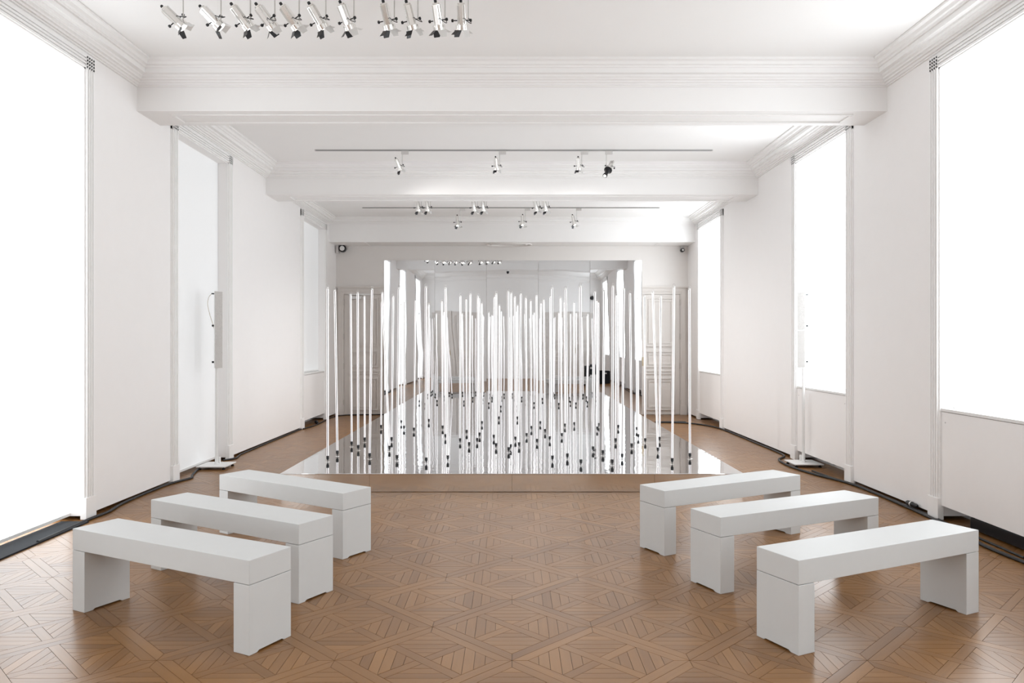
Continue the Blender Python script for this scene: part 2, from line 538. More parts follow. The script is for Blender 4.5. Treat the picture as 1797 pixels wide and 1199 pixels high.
def clip(poly, a, b, c):
    """keep a*x + b*y <= c"""
    out = []
    for i in range(len(poly)):
        p, q = poly[i], poly[(i + 1) % len(poly)]
        dp, dq = a * p[0] + b * p[1] - c, a * q[0] + b * q[1] - c
        if dp <= 0: out.append(p)
        if (dp < 0 < dq) or (dq < 0 < dp):
            t = dp / (dp - dq)
            out.append((p[0] + t * (q[0] - p[0]), p[1] + t * (q[1] - p[1])))
    return out


def piece(planes):
    big = 2.0
    poly = [(-big, -big), (big, -big), (big, big), (-big, big)]
    for a, b, c in planes:
        n = math.hypot(a, b)
        poly = clip(poly, a / n, b / n, c / n - GAP)
        if len(poly) < 3: return None
    return poly


def panel_pieces(flip):
    out = []
    # frame boards, mitred
    for ax, sg in ((0, 1), (0, -1), (1, 1), (1, -1)):
        def hp(ap, aq, c):
            return (ap, aq, c) if ax == 0 else (aq, ap, c)
        pl = [hp(sg, 0, PH), hp(-sg, 0, -PI_), hp(-sg, 1, 0), hp(-sg, -1, 0)]
        out.append((piece(pl), (0, 1) if ax == 0 else (1, 0)))
    # cross
    def sw(a, b, c):
        return (b, a, c) if flip else (a, b, c)
    out.append((piece([sw(1, 0, PI_), sw(-1, 0, PI_), sw(0, 1, PC), sw(0, -1, PC)]), (0, 1) if flip else (1, 0)))
    for sg in (1, -1):
        out.append((piece([sw(1, 0, PC), sw(-1, 0, PC), sw(0, sg, PI_), sw(0, -sg, -PC)]), (1, 0) if flip else (0, 1)))
    # quadrants
    n = 6
    for sp in (1, -1):
        for sq in (1, -1):
            base = [(sp, 0, PI_), (-sp, 0, -PC), (0, sq, PI_), (0, -sq, -PC)]
            lo, hi = 2 * PC, 2 * PI_
            for k in range(n):
                t0, t1 = lo + (hi - lo) * k / n, lo + (hi - lo) * (k + 1) / n
                p = piece(base + [(sp, sq, t1), (-sp, -sq, -t0)])
                if p: out.append((p, (1 / math.sqrt(2) * sq * sp, -1 / math.sqrt(2))))
    return out


PIECES = {f: panel_pieces(f) for f in (False, True)}
E1 = (1 / math.sqrt(2), 1 / math.sqrt(2)); E2 = (-1 / math.sqrt(2), 1 / math.sqrt(2))
planks = []
XR = WOUT - 0.002
for j in range(-18, 32):
    for i in range(-10, 11):
        if (i + j) % 2 == 0: continue
        cx, cy = i * PA, PZ0 + j * PA
        if cy < Y_REAR - PA or cy > Y_BACK + PA or abs(cx) > XR + PA: continue
        for poly, gd in PIECES[((i + j) // 2 + i) % 2 == 0 if R.random() < 0.8 else True]:
            wp = [(cx + p * E1[0] + q * E2[0], cy + p * E1[1] + q * E2[1]) for p, q in poly]
            for a, b, c in ((1, 0, XR), (-1, 0, XR), (0, 1, Y_BACK - 0.001), (0, -1, -Y_REAR - 0.001)):
                wp = clip(wp, a, b, c)
                if len(wp) < 3: break
            if len(wp) < 3: continue
            if all(PLAT[0] + 0.05 < x < PLAT[1] - 0.05 and PLAT[2] + 0.05 < y < PLAT[3] - 0.02 for x, y in wp): continue
            g = (gd[0] * E1[0] + gd[1] * E2[0], gd[0] * E1[1] + gd[1] * E2[1])
            # size in the picture
            ar = 0.0
            pr = []
            vis = True
            for x, y in wp:
                if y < 1.0: vis = False; break
                pr.append((CX + FPX * x / y, CY + FPX * CAMH / y))
            if vis:
                ar = 0.5 * abs(sum(pr[t][0] * pr[(t + 1) % len(pr)][1] - pr[(t + 1) % len(pr)][0] * pr[t][1] for t in range(len(pr))))
                mxp = sum(p[0] for p in pr) / len(pr); myp = sum(p[1] for p in pr) / len(pr)
                if not (5 < mxp < 1792 and myp < 1194): ar = 0
            planks.append((ar, wp, g))
planks.sort(key=lambda t: -t[0])


def plank_mesh(name, items):
    V, F, UV, T = [], [], [], []
    for ar, wp, g in items:
        n = len(wp); o = len(V)
        dz = R.uniform(-0.0002, 0.0002)
        V += [(x, y, ZPL + dz) for x, y in wp] + [(x, y, ZSUB - 0.001) for x, y in wp]
        ou, ov = R.uniform(0, 60), R.uniform(0, 60)
        tone = min(1, max(0, R.gauss(0.5, 0.2)))
        uv = [(x * g[0] + y * g[1] + ou, -x * g[1] + y * g[0] + ov) for x, y in wp]
        F.append(list(range(o, o + n))); UV += uv; T.append(tone)
        for k in range(n):
            k2 = (k + 1) % n
            F.append([o + k, o + n + k, o + n + k2, o + k2]); UV += [uv[k], uv[k], uv[k2], uv[k2]]; T.append(tone)
    me = bpy.data.meshes.new(name)
    me.from_pydata(V, [], F)
    ul = me.uv_layers.new(name='UVMap')
    ul.data.foreach_set('uv', [c for p in UV for c in p])
    ta = me.attributes.new('tone', 'FLOAT', 'FACE')
    ta.data.foreach_set('value', T)
    me.materials.append(M['wood'])
    me.update()
    return me


def ccw(wp):
    a = sum(wp[t][0] * wp[(t + 1) % len(wp)][1] - wp[(t + 1) % len(wp)][0] * wp[t][1] for t in range(len(wp)))
    return wp if a > 0 else wp[::-1]


planks = [(a, ccw(p), g) for a, p, g in planks]
for it in planks[:296]:
    link('plank', plank_mesh('plank', [it]), floor)
rest = link('parquet_planks', plank_mesh('parquet_planks', planks[296:]), floor)
rest['kind'] = 'stuff'

# ------------------------------------------------------------------ mirrored platform and mirror wall
ZP = 0.186
plat = empty('mirror_platform', (0, (PLAT[2] + PLAT[3]) / 2, 0))
pc = plat.location.y
m = MB().box(PLAT[0], PLAT[1], PLAT[2] - pc, PLAT[3] - pc, ZP - 0.012, ZP)
m.build('top_sheet', M['mirror_floor'], plat, bevel=0.004)
xs = [-2.29, -1.42, 0.0, 1.42, 2.29]
for a, b in zip(xs, xs[1:]):
    MB().box(a + 0.001, b - 0.001, PLAT[2] - pc + 0.012, PLAT[2] - pc + 0.03, 0.004, ZP - 0.012).build('skirt_panel', M['mirror_skirt'], plat)
for sx in (-1, 1):
    MB().box(sx * 2.28 - 0.01, sx * 2.28 + 0.01, PLAT[2] - pc + 0.03, PLAT[3] - pc - 0.02, 0.004, ZP - 0.012).build('skirt_panel', M['mirror_skirt'], plat)
MB().box(-2.24, 2.24, PLAT[2] - pc + 0.06, PLAT[3] - pc - 0.05, 0.0, ZP - 0.012).build('plinth_core', M['black_matt'], plat)
tag(plat, 'low platform wrapped in wavy mirror film under the LED tubes', 'platform')

mw = empty('mirror_wall', (0, PLAT[3], 0))
edges = [-2.305, -1.392, -0.46, 0.472, 1.405, 2.345]
ZM = 2.963
for i in range(5):
    a, b = edges[i] + 0.002, edges[i + 1] - 0.002
    bm = bmesh.new(); nx, nz = 16, 32
    ph = [0.4, 2.2, 1.0, 3.6, 5.1][i]; am = [0.0007, 0.0012, 0.0009, 0.0011, 0.0008][i]
    G = []
    for iz in range(nz + 1):
        row = []
        for ix in range(nx + 1):
            u, v = ix / nx, iz / nz
            dy = am * math.sin(u * 3.0 + ph) * math.sin(v * 4.2 + ph * 0.7) + 0.0007 * math.cos(v * 9 + ph)
            row.append(bm.verts.new((a + (b - a) * u, dy, ZP + (ZM - ZP) * v)))
        G.append(row)
    for iz in range(nz):
        for ix in range(nx):
            bm.faces.new((G[iz][ix], G[iz][ix + 1], G[iz + 1][ix + 1], G[iz + 1][ix]))
    # thickness to the back
    bk = [bm.verts.new((x, 0.03, z)) for x, z in ((a, ZP), (b, ZP), (b, ZM), (a, ZM))]
    bm.faces.new(bk[::-1])
    rim = [G[0][:], [r[-1] for r in G], G[-1][::-1], [r[0] for r in G][::-1]]
    cor = [(0, 1), (1, 2), (2, 3), (3, 0)]
    for rr, (c0, c1) in zip(rim, cor):
        bm.faces.new(rr[::-1] + [bk[c0], bk[c1]])
    mm = MB(); mm.bm.free(); mm.bm = bm
    mm.build('mirror_panel', M['mirror'], mw, smooth=True)
MB().box(edges[0] + 0.03, edges[-1] - 0.03, 0.03, 0.08, 0.0, ZM - 0.02).build('support_frame', M['grey_paint'], mw)
for xx in (-1.9, 0.0, 1.9):
    MB().box(xx - 0.03, xx + 0.03, 0.08, 0.7, 0.0, 0.05).build('support_foot', M['grey_paint'], mw)
tag(mw, 'tall mirror wall of five slightly warped sheets at the far end of the platform', 'mirror')

# ------------------------------------------------------------------ LED tubes
TL = 1.90
def tube_parts():
    parts = []
    k = 12; r = 0.0118; z0, z1 = 0.062, TL
    bm = bmesh.new(); uvl = bm.loops.layers.uv.new('UVMap')
    lo = [bm.verts.new((r * math.cos(2 * PI * i / k - PI * 1.5), r * math.sin(2 * PI * i / k - PI * 1.5), z0)) for i in range(k)]
    hi = [bm.verts.new((v.co.x, v.co.y, z1)) for v in lo]
    for i in range(k):
        f = bm.faces.new((lo[i], lo[(i + 1) % k], hi[(i + 1) % k], hi[i])); f.smooth = True
        for lp, (u, v) in zip(f.loops, ((i / k, z0), ((i + 1) / k, z0), ((i + 1) / k, z1), (i / k, z1))):
            lp[uvl].uv = (u, v)
    bm.faces.new(hi); bm.faces.new(lo[::-1])
    base = bpy.data.meshes.new('led_strip'); bm.to_mesh(base); bm.free()
    strips = []
    for kx in ('tube_a', 'tube_b', 'tube_c'):
        me = base.copy(); me.materials.append(M[kx]); strips.append(me)
    plug = MB().lathe([(0.004, 0.002), (0.004, 0.016), (0.008, 0.022), (0.0145, 0.036), (0.0145, 0.066)], 12).mesh('base_plug', M['black'], True)
    foot = MB().lathe([(0.026, 0.0), (0.026, 0.002), (0.006, 0.004)], 14).mesh('foot_disc', M['chrome'], True)
    cap = MB().lathe([(0.0135, TL - 0.012), (0.0135, TL + 0.004), (0.006, TL + 0.009)], 12).mesh('end_cap', M['white_metal'], True)
    ring = MB().ring(0.013, 0.002, Matrix.Translation((0, 0, TL + 0.02)) @ Matrix.Rotation(PI / 2, 4, 'X')).mesh('hook_ring', M['grey_plastic'], True)
    return strips, plug, foot, cap, ring


STR, PLUG, FOOT, CAP, RING = tube_parts()
k10 = 180 / 1797
TUBES = []   # base pixel x, y, top pixel x or None, strip kind
for x0, lst in ((560, [(150, 905, 575.5, 2), (320, 808, 587.4, 0), (570, 640, 615.3, 0), (685, 705, 628, 0), (798, 565, 639.5, 1), (885, 855, 652.7, 0), (1085, 335, 669.5, 0),
                       (1237, 718, 671, 1), (1268, 560, 690, 0), (1363, 890, 700, 0), (1437, 250, None, 0), (1487, 350, 710, 0), (1660, 385, 729, 0)]),
                (730, [(180, 935, 747.3, 0), (225, 225, None, 0), (467, 345, 775.5, 1), (518, 505, None, 0), (558, 895, 781.8, 1), (773, 580, 808, 0), (888, 425, None, 0), (930, 650, 825.6, 1),
                       (1070, 575, 838.7, 0), (1115, 475, None, 0), (1157, 265, None, 0), (1362, 515, None, 0), (1403, 670, 870.7, 1), (1452, 180, None, 0), (1625, 745, 891.8, 0),
                       (1658, 690, 897, 1), (1742, 550, 903.4, 0), (1775, 180, None, 0)]),
                (880, [(307, 655, 914, 0), (440, 485, 922.8, 0), (523, 355, 931.4, 0), (623, 590, 941.5, 1), (680, 265, None, 0), (765, 410, 954.4, 0), (847, 545, None, 0), (893, 900, 969, 0),
                       (1058, 485, 983.6, 1), (1113, 310, None, 0), (1155, 860, 993, 0), (1275, 285, None, 0), (1393, 970, 1018.6, 0), (1603, 730, 1044, 0), (1678, 365, None, 0), (1700, 300, None, 0),
                       (1777, 800, 1060.3, 0)]),
                (1050, [(243, 970, 1075.5, 0), (303, 580, None, 0), (350, 335, None, 0), (417, 865, 1094.5, 0), (585, 675, 1105.6, 0), (672, 375, None, 0), (702, 505, 1119, 1), (822, 580, 1131, 0),
                        (1045, 750, 1145.2, 1), (1072, 555, 1159.4, 0), (1293, 945, 1183, 1), (1605, 855, 1209.6, 0)])):
    for u, v, tx, kd in lst:
        TUBES.append((x0 + u * k10, 720 + v * k10, tx, kd))
proto = empty('led_tube')
for nm, me in (('led_strip', STR[0]), ('base_plug', PLUG), ('foot_disc', FOOT), ('end_cap', CAP), ('hook_ring', RING)):
    link(nm, me, proto)
for i, (px, py, tx, kd) in enumerate(TUBES):
    p = at(px, py, ZP)
    p.y = max(PLAT[2] + 0.1, min(PLAT[3] - 0.12, p.y))
    p.x = (px - CX) * p.y / FPX
    t = proto if i == 0 else copy_tree(proto)
    if kd:
        for ch in t.children:
            if ch.name.startswith('led_strip'): ch.data = STR[kd]
    if tx is None:
        lean = R.uniform(-0.006, 0.006)
    else:
        lean = math.atan2((tx - px) * p.y / FPX, TL)
    leany = R.uniform(-0.006, 0.006)
    t.location = p
    rz = math.radians(R.uniform(-22, 22))
    # turn each strip's diode row roughly towards the benches
    t.rotation_euler = (Matrix.Rotation(lean, 3, 'Y') @ Matrix.Rotation(leany, 3, 'X') @ Matrix.Rotation(rz, 3, 'Z')).to_euler()
    if lean < -0.03:
        tag(t, 'lit LED tube leaning clearly towards the door with the closer' if px < 900 else 'lit LED tube leaning over another tube before the door without closer', 'light tube')
    elif px < 580:
        tag(t, 'outermost lit LED tube on the door-closer side, with a dark wire line', 'light tube')
    elif px > 1200:
        tag(t, 'outermost lit LED tube on the side of the door without closer', 'light tube')
    elif px < 665:
        tag(t, 'upright lit LED tube standing in front of the door with the closer', 'light tube', 'LED tubes before the door with the closer')
    else:
        tag(t, 'thin white lit LED tube standing upright before the mirror wall on the platform', 'light tube', 'LED tubes on the mirrored platform')

# ------------------------------------------------------------------ benches
BL, BW, BH, BT, LG = 1.352, 0.277, 0.4555, 0.118, 0.105


def bench():
    b = empty('bench')
    MB().box(0, BL, 0, BW, BH - BT, BH).build('seat', M['bench'], b, bevel=0.0025)
    for x0 in (0.0, BL - LG):
        pf = [(0.0, 0.0), (0.05, 0.0), (0.062, 0.011), (BW - 0.062, 0.011), (BW - 0.05, 0.0), (BW, 0.0), (BW, BH - BT - 0.0025), (0.0, BH - BT - 0.0025)]
        mx = Matrix(((0, 0, 1, x0), (1, 0, 0, 0), (0, 1, 0, 0), (0, 0, 0, 1)))
        MB().prism(pf, 0, LG, mx).build('leg', M['bench'], b, bevel=0.002)
    return b


BENCH = [  # front-corner x, y, angle, left side?, label
    (-1.252, 3.596, 2.667, True, 'white block bench beside the black floor strip, farthest from the platform in its row'),
    (-1.217, 4.305, 2.615, True, 'white block bench in the middle of the row beside the floor-length blinds'),
    (-1.163, 5.185, 2.566, True, 'white block bench closest to the platform, in the row beside the floor-length blinds'),
    (1.366, 3.596, 0.446, False, 'white block bench farthest from the platform, in the row beside the windows with sills'),
    (1.237, 4.475, 0.445, False, 'white block bench in the middle of the row beside the windows with sills'),
    (1.064, 5.268, 0.490, False, 'white block bench closest to the platform, in the row beside the windows with sills')]
pb = bench()
for i, (x, y, th, left, lab) in enumerate(BENCH):
    o = pb if i == 0 else copy_tree(pb)
    d = Vector((math.cos(th), math.sin(th), 0))
    if left:
        # length runs from D towards A; local x must keep the width on the far side
        o.location = Vector((x, y, 0)) + d * BL
        o.rotation_euler = (0, 0, th - PI)
    else:
        o.location = (x, y, 0); o.rotation_euler = (0, 0, th)
    tag(o, lab, 'bench', 'white benches facing the platform')

# ------------------------------------------------------------------ ceiling spotlights and tracks
def spot_parts(kind):
    """meshes in the lamp's own frame: light leaves along -z, pivot at origin"""
    out = []
    oct_ = [(0.043 * math.cos(PI / 8 + i * PI / 4), 0.043 * math.sin(PI / 8 + i * PI / 4)) for i in range(8)]
    m = MB().prism(oct_, -0.04, 0.135)
    m.lathe([(0.030, 0.135), (0.036, 0.142), (0.030, 0.152), (0.012, 0.156)], 12)
    out.append(('housing', m.mesh('housing', M['chrome'])))
    m = MB()
    for i in range(4):
        a = PI / 4 + i * PI / 2
        m.box(-0.0025, 0.0025, 0.038, 0.050, -0.03, 0.13, Matrix.Rotation(a, 4, 'Z'))
    out.append(('cooling_fin', m.mesh('cooling_fin', M['satin'])))
    m = MB().lathe([(0.011, 0.154), (0.014, 0.160), (0.014, 0.176), (0.008, 0.182)], 10)
    out.append(('knob', m.mesh('knob', M['black'], True)))
    m = MB().lathe([(0.044, -0.035), (0.058, -0.04), (0.058, -0.082), (0.050, -0.084), (0.050, -0.07)], 16, cap=False)
    out.append(('collar', m.mesh('collar', M['chrome'], True)))
    for sx in (-1, 1):
        m = MB().lathe([(0.005, 0.040), (0.005, 0.074), (0.014, 0.076), (0.014, 0.092), (0.008, 0.096)], 10, Matrix.Rotation(sx * PI / 2, 4, 'Y'))
        out.append(('knob', m.mesh('knob', M['black'], True)))
    if kind == 'barn':
        m = MB().lathe([(0.048, -0.066), (0.048, -0.069)], 8)
        out.append(('lens', m.mesh('lens', M['lens'])))
        for i in range(4):
            a = PI / 4 + i * PI / 2
            big = i % 2 == 0
            w0, w1, ln = (0.046, 0.030, 0.068) if big else (0.030, 0.040, 0.062)
            sw = [24, 52, 20, 60][i]
            mx = Matrix.Rotation(a, 4, 'Z') @ Matrix.Translation((0, 0.052, -0.082)) @ Matrix.Rotation(math.radians(sw), 4, 'X')
            m = MB().prism([(-w0, 0.0), (w0, 0.0), (w1, -ln), (-w1, -ln)], -0.0009, 0.0009, mx @ Matrix.Rotation(PI / 2, 4, 'X'))
            out.append(('barn_door', m.mesh('barn_door', M['black_metal'] if i in (0, 1) else M['satin'])))
    else:
        m = MB().lathe([(0.060, -0.078), (0.072, -0.082), (0.072, -0.105), (0.045, -0.125), (0.034, -0.15), (0.030, -0.20), (0.040, -0.23), (0.042, -0.262), (0.030, -0.262)], 18, cap=True)
        out.append(('projector_barrel', m.mesh('projector_barrel', M['black_metal'], True)))
        m = MB().lathe([(0.026, -0.263), (0.026, -0.265)], 14)
        out.append(('lens', m.mesh('lens', M['lens'])))
    return out


SPOT = {k: spot_parts(k) for k in ('barn', 'gobo')}
STEMS = {}
TRZ = 0.016


def spot(x, y, zc, zp, d, kind='barn', side=-1, box=False, label=None, group=None, roll=0.0, sc=0.78, watt=0.0):
    """track at x, y under ceiling zc; lamp pivot at height zp; d aim"""
    o = empty('spotlight', (x, y, zc))
    off = Vector((side * 0.05 * sc / 0.78, 0, zp - zc))
    Ln = zc - TRZ - zp
    m = MB().lathe([(0.0048, -TRZ - Ln + 0.0), (0.0048, -TRZ - 0.012)], 8)
    m.build('stem', M['stem'], o, smooth=True)
    m = MB()
    if box: m.box(-0.012, 0.085, -0.018, 0.018, -TRZ - 0.045, -TRZ - 0.003)
    else: m.box(-0.03, 0.05, -0.016, 0.016, -TRZ - 0.03, -TRZ - 0.001)
    m.build('track_adapter', M['grey_plastic'], o, bevel=0.002)
    Z = -Vector(d).normalized()
    ref = Vector((1, 0, 0))
    X = (ref - Z * ref.dot(Z)).normalized()
    Y = Z.cross(X)
    Rm = Matrix((X, Y, Z)).transposed().to_4x4() @ Matrix.Rotation(roll, 4, 'Z') @ Matrix.Scale(sc, 4)
    mx = Matrix.Translation(off) @ Rm
    col_ = None
    for nm, me in SPOT[kind]:
        if nm in ('barn_door', 'lens', 'projector_barrel') and col_ is not None:
            c = link(nm, me, col_)
            continue
        c = link(nm, me, o)
        c.matrix_local = mx
        if nm == 'collar': col_ = c
    if watt:
        ld = bpy.data.lights.new('lamp_beam', 'SPOT')
        ld.energy = watt; ld.color = (1.0, 0.98, 0.96); ld.spot_size = math.radians(165); ld.spot_blend = 1.0
        ld.shadow_soft_size = 0.055
        lo = link('lamp_beam', ld, o)
        lo.matrix_local = Matrix.Translation(off) @ Matrix((X, Y, Z)).transposed().to_4x4() @ Matrix.Translation((0, 0, -0.13 * sc / 0.78))
    # yoke: from the stem to the two pivot screws
    A = mx @ Vector((0.066, 0, 0)); B = mx @ Vector((-0.066, 0, 0)); S = Vector((0, 0, zp - zc + 0.02))
    m = MB().tube([S, S.lerp(A, 0.5) + Vector((0, 0, 0.004)), A], 0.005, 6, 4)
    m.build('yoke', M['white_metal'], o, smooth=True)
    C = mx @ Vector((0.03, -0.03, 0.02)); D = mx @ Vector((0.06, -0.045, -0.05))
    m = MB().tube([C, C.lerp(D, 0.35) + Vector((0.01, -0.03, -0.012)), C.lerp(D, 0.8) + Vector((0.03, -0.02, 0.0)), S], 0.0026, 6, 6)
    m.build('power_cable', M['black'], o, smooth=True)
    tag(o, label, 'spotlight', group)
    return o


def track(x0, x1, y, zc, label):
    t = empty('lighting_track', ((x0 + x1) / 2, y, zc))
    h = (x1 - x0) / 2
    MB().box(-h, h, -0.010, 0.010, -TRZ, 0).build('rail', M['track'], t)
    MB().box(-h + 0.01, h - 0.01, -0.003, 0.003, -TRZ - 0.001, -TRZ + 0.004).build('conductor_slot', M['black_metal'], t)
    for sx in (-1, 1):
        MB().box(sx * h - 0.006, sx * h + 0.006, -0.011, 0.011, -TRZ - 0.001, 0).build('end_cap', M['grey_plastic'], t)
    tag(t, label, 'track')


# near row, eleven lamps
yr = 5.5; s1 = yr / FPX; zc1 = BAYS[1][2]
track(-2.75, 2.75, yr, zc1, 'long lighting track carrying eleven spotlights above the benches')
ORD = 'first second third fourth fifth sixth seventh eighth ninth tenth eleventh'.split()
row = [321.6, 387.8, 439.5, 482.4, 525, 571.8, 621.2, 692.2, 733.5, 781, 822]
tilt = [0.80, 0.78, 0.62, 0.62, 0.60, 0.52, 0.34, 0.20, 0.24, 0.13, 0.02]
for i, (px, a) in enumerate(zip(row, tilt)):
    d = (math.sin(a), 0.42 - 0.2 * (i < 2), -math.cos(a))
    spot((px - CX) * s1, yr, zc1, CAMH + (CY - 36) * s1, d, roll=0.25 * (i % 3 - 1) + (0.7 if i < 2 else 0), label=ORD[i] + ' chrome spotlight from the floor-length-blind end of the long row above the benches', group='row of eleven spotlights above the benches')
# second bay
zc2 = BAYS[2][2]; y2 = FPX * (zc2 - TRZ - CAMH) / (CY - 265); s2 = y2 / FPX
track((553 - CX) * s2, (1250 - CX) * s2, y2, zc2, 'lighting track between the two ceiling beams, carrying the black projector spot')
for q, (px, py, a, kd) in enumerate(((706, 292, 0.38, 'barn'), (877, 291, 0.10, 'barn'), (1021, 291, 0.06, 'barn'), (1064, 293, -0.55, 'gobo'))):
    if kd == 'barn':
        spot((px - CX) * s2, y2, zc2, CAMH + (CY - py) * s2, (math.sin(a), 0.25, -math.cos(a)), box=True, label='small chrome spotlight, ' + ['farthest from', 'second nearest to', 'right beside'][q] + ' the black projector spot on its track', group='chrome spots of the middle track', roll=0.3, sc=0.7, watt=22)
    else:
        spot((px - CX) * s2, y2, zc2, CAMH + (CY - py) * s2, (-0.42, -0.55, -0.75), 'gobo', 1, True, 'spotlight with a long black projector barrel and lit lens', sc=0.75)
# third bay
zc3 = BAYS[3][2]
y3 = FPX * (zc3 - TRZ - CAMH) / (CY - 365.5); s3 = y3 / FPX
track((636 - CX) * s3, (1157 - CX) * s3, y3, zc3, 'lighting track with three hanging spotlights close to the mirror wall')
for q, (px, py, a) in enumerate(((808, 390, 0.08), (922, 389, 0.0), (1012, 389, 0.2))):
    spot((px - CX) * s3, y3, zc3, CAMH + (CY - py) * s3, (math.sin(a), -0.15, -math.cos(a)), box=True, label=['end chrome spotlight on the mirror-side track, on the floor-length-blind side', 'middle chrome spotlight of three on the track close to the mirror', 'end chrome spotlight on the mirror-side track, on the glowing-window side'][q], group='spots of the far track', watt=16)
y4 = 12.1; s4 = y4 / FPX
track((690 - CX) * s4, (1110 - CX) * s4, y4, zc3, 'lighting track with three pairs of spotlights behind the second ceiling beam')
for q, px in enumerate((734, 750, 832, 848, 941, 957)):
    spot((px - CX) * s4 + 0.05, y4, zc3, CAMH + (CY - 364) * s4, (0.14 + (0.12 if px > 900 else 0), 0.15, -0.98), label=ORD[q] + ' of six paired chrome spots behind the second beam, from the floor-length blinds', group='three pairs of spots', roll=0.2, watt=16)

# ------------------------------------------------------------------ loudspeakers on stands
def speaker_stand(x, y, sg, lab, lab2, stacked):
    """sg -1: left wall"""
    st = empty('speaker_stand', (x, y, 0))
    MB().box(-0.17, 0.17, -0.19, 0.17, 0.03, 0.042).build('base_plate', M['white_metal'], st, bevel=0.002)
    for fx in (-0.14, 0.14):
        for fy in (-0.15, 0.13):
            MB().lathe([(0.018, 0.0), (0.02, 0.012), (0.008, 0.016), (0.008, 0.03)], 10, Matrix.Translation((fx, fy, 0))).build('foot', M['black'], st, smooth=True)
    MB().lathe([(0.03, 0.042), (0.03, 0.05), (0.0175, 0.055), (0.0175, 1.88), (0.012, 1.885)], 14).build('pole', M['white_metal'], st, smooth=True)
    MB().box(-0.03, 0.03, 0.02, 0.05, 0.042, 0.12).build('bracket', M['white_metal'], st)
    tag(st, lab, 'stand')
    ang = math.radians(-26 * sg)
    sp = empty('column_loudspeaker', (x - sg * 0.05, y - 0.075, 1.187), ang if sg < 0 else ang)
    hw, hd = 0.045, 0.05
    parts = ((0.0, 0.905),) if not stacked else ((0.0, 0.448), (0.452, 0.905))
    for z0, z1 in parts:
        cb = MB().box(-hw, hw, -hd + 0.004, hd, z0, z1).build('cabinet', M['white_metal'], sp, bevel=0.004)
        MB().box(-hw + 0.004, hw - 0.004, -hd - 0.002, -hd + 0.006, z0 + 0.006, z1 - 0.006).build('grille', M['grille'], cb, bevel=0.001)
    for z in (0.07, 0.5):
        MB().lathe([(0.012, 0), (0.012, 0.022)], 10, Matrix.Translation((sg * 0.048, hd - 0.02, z)) @ Matrix.Rotation(sg * PI / 2, 4, 'Y')).build('clamp_knob', M['black'], sp)
    MB().box(min(sg * 0.045, sg * 0.075), max(sg * 0.045, sg * 0.075), hd - 0.03, hd - 0.014, 0.87, 0.884).build('plug', M['black'], sp)
    MB().tube([(sg * 0.07, hd - 0.02, 0.877), (sg * 0.105, hd - 0.02, 0.83), (sg * 0.115, hd - 0.02, 0.74), (sg * 0.09, hd - 0.02, 0.62), (sg * 0.06, hd - 0.02, 0.52), (sg * 0.052, hd - 0.02, 0.47)], 0.003, 6, 6).build('speaker_cable', M['gold'] if sg < 0 else M['grey_plastic'], sp, smooth=True)
    tag(sp, lab2, 'loudspeaker')


speaker_stand(-3.515, 8.98, -1, 'slim white pole stand on a square base plate beside the floor-length blind', 'slim white column loudspeaker with grey grille, single cabinet, before the floor-length blind', False)
speaker_stand(3.53, 9.14, 1, 'slim white pole stand on a square base plate beside the window with sill', 'pair of stacked white column speaker cabinets before the glowing window', True)

# ------------------------------------------------------------------ corner lamps and cameras
o = empty('wall_lamp', (-3.52, 15.38, 3.3))
MB().box(-0.07, -0.005, -0.05, 0.068, 0.0, 0.17).build('bracket', M['grey_plastic'], o, bevel=0.003)
MB().lathe([(0.062, 0), (0.075, 0.02), (0.075, 0.09), (0.062, 0.1)], 18, Matrix.Translation((0.075, 0.02, 0.09)) @ Matrix.Rotation(PI / 2, 4, 'X')).build('lamp_body', M['black_metal'], o, smooth=True)
MB().lathe([(0.05, 0.1), (0.05, 0.106), (0.02, 0.11)], 18, Matrix.Translation((0.075, 0.02, 0.09)) @ Matrix.Rotation(PI / 2, 4, 'X')).build('lamp_face', M['white_metal'], o, smooth=True)
tag(o, 'round white-faced lamp on a bracket high above the door with the closer', 'lamp')
o = empty('security_camera', (3.47, 15.42, 3.32))
MB().box(-0.03, 0.05, -0.02, 0.02, 0.06, 0.14).build('bracket', M['grey_plastic'], o, bevel=0.003)
MB().lathe([(0.035, 0), (0.04, 0.01), (0.04, 0.09), (0.03, 0.1)], 14, Matrix.Translation((0, 0, 0.04)) @ Matrix.Rotation(PI / 2, 4, 'X')).build('camera_body', M['black_metal'], o, smooth=True)
MB().lathe([(0.02, 0.1), (0.022, 0.104), (0.012, 0.108)], 12, Matrix.Translation((0, 0, 0.04)) @ Matrix.Rotation(PI / 2, 4, 'X')).build('lens', M['white_metal'], o, smooth=True)
tag(o, 'small dark security camera high in the corner above the door without closer', 'camera')
o = empty('dome_camera', (-0.1, 3.64, 3.70))
MB().lathe([(0.05, 0.0), (0.05, -0.03), (0.03, -0.035)], 16).build('mount', M['white_metal'], o, smooth=True)
MB().lathe([(0.045, -0.03), (0.05, -0.06), (0.04, -0.095), (0.012, -0.115)], 16).build('dome', M['black_metal'], o, smooth=True)
tag(o, 'round black dome camera under a ceiling beam, seen in the mirror wall', 'camera')
o = empty('wall_lamp', (3.3, -3.18, 3.2))
MB().box(0.0, 0.07, -0.1, 0.02, 0.0, 0.2).build('bracket', M['grey_plastic'], o, bevel=0.003)
MB().lathe([(0.06, 0), (0.075, 0.02), (0.075, 0.09), (0.06, 0.1)], 18, Matrix.Translation((-0.06, 0, 0.1)) @ Matrix.Rotation(-PI / 2, 4, 'X')).build('lamp_body', M['black_metal'], o, smooth=True)
tag(o, 'dark round lamp on a bracket on the rear wall, seen in the mirror wall', 'lamp')

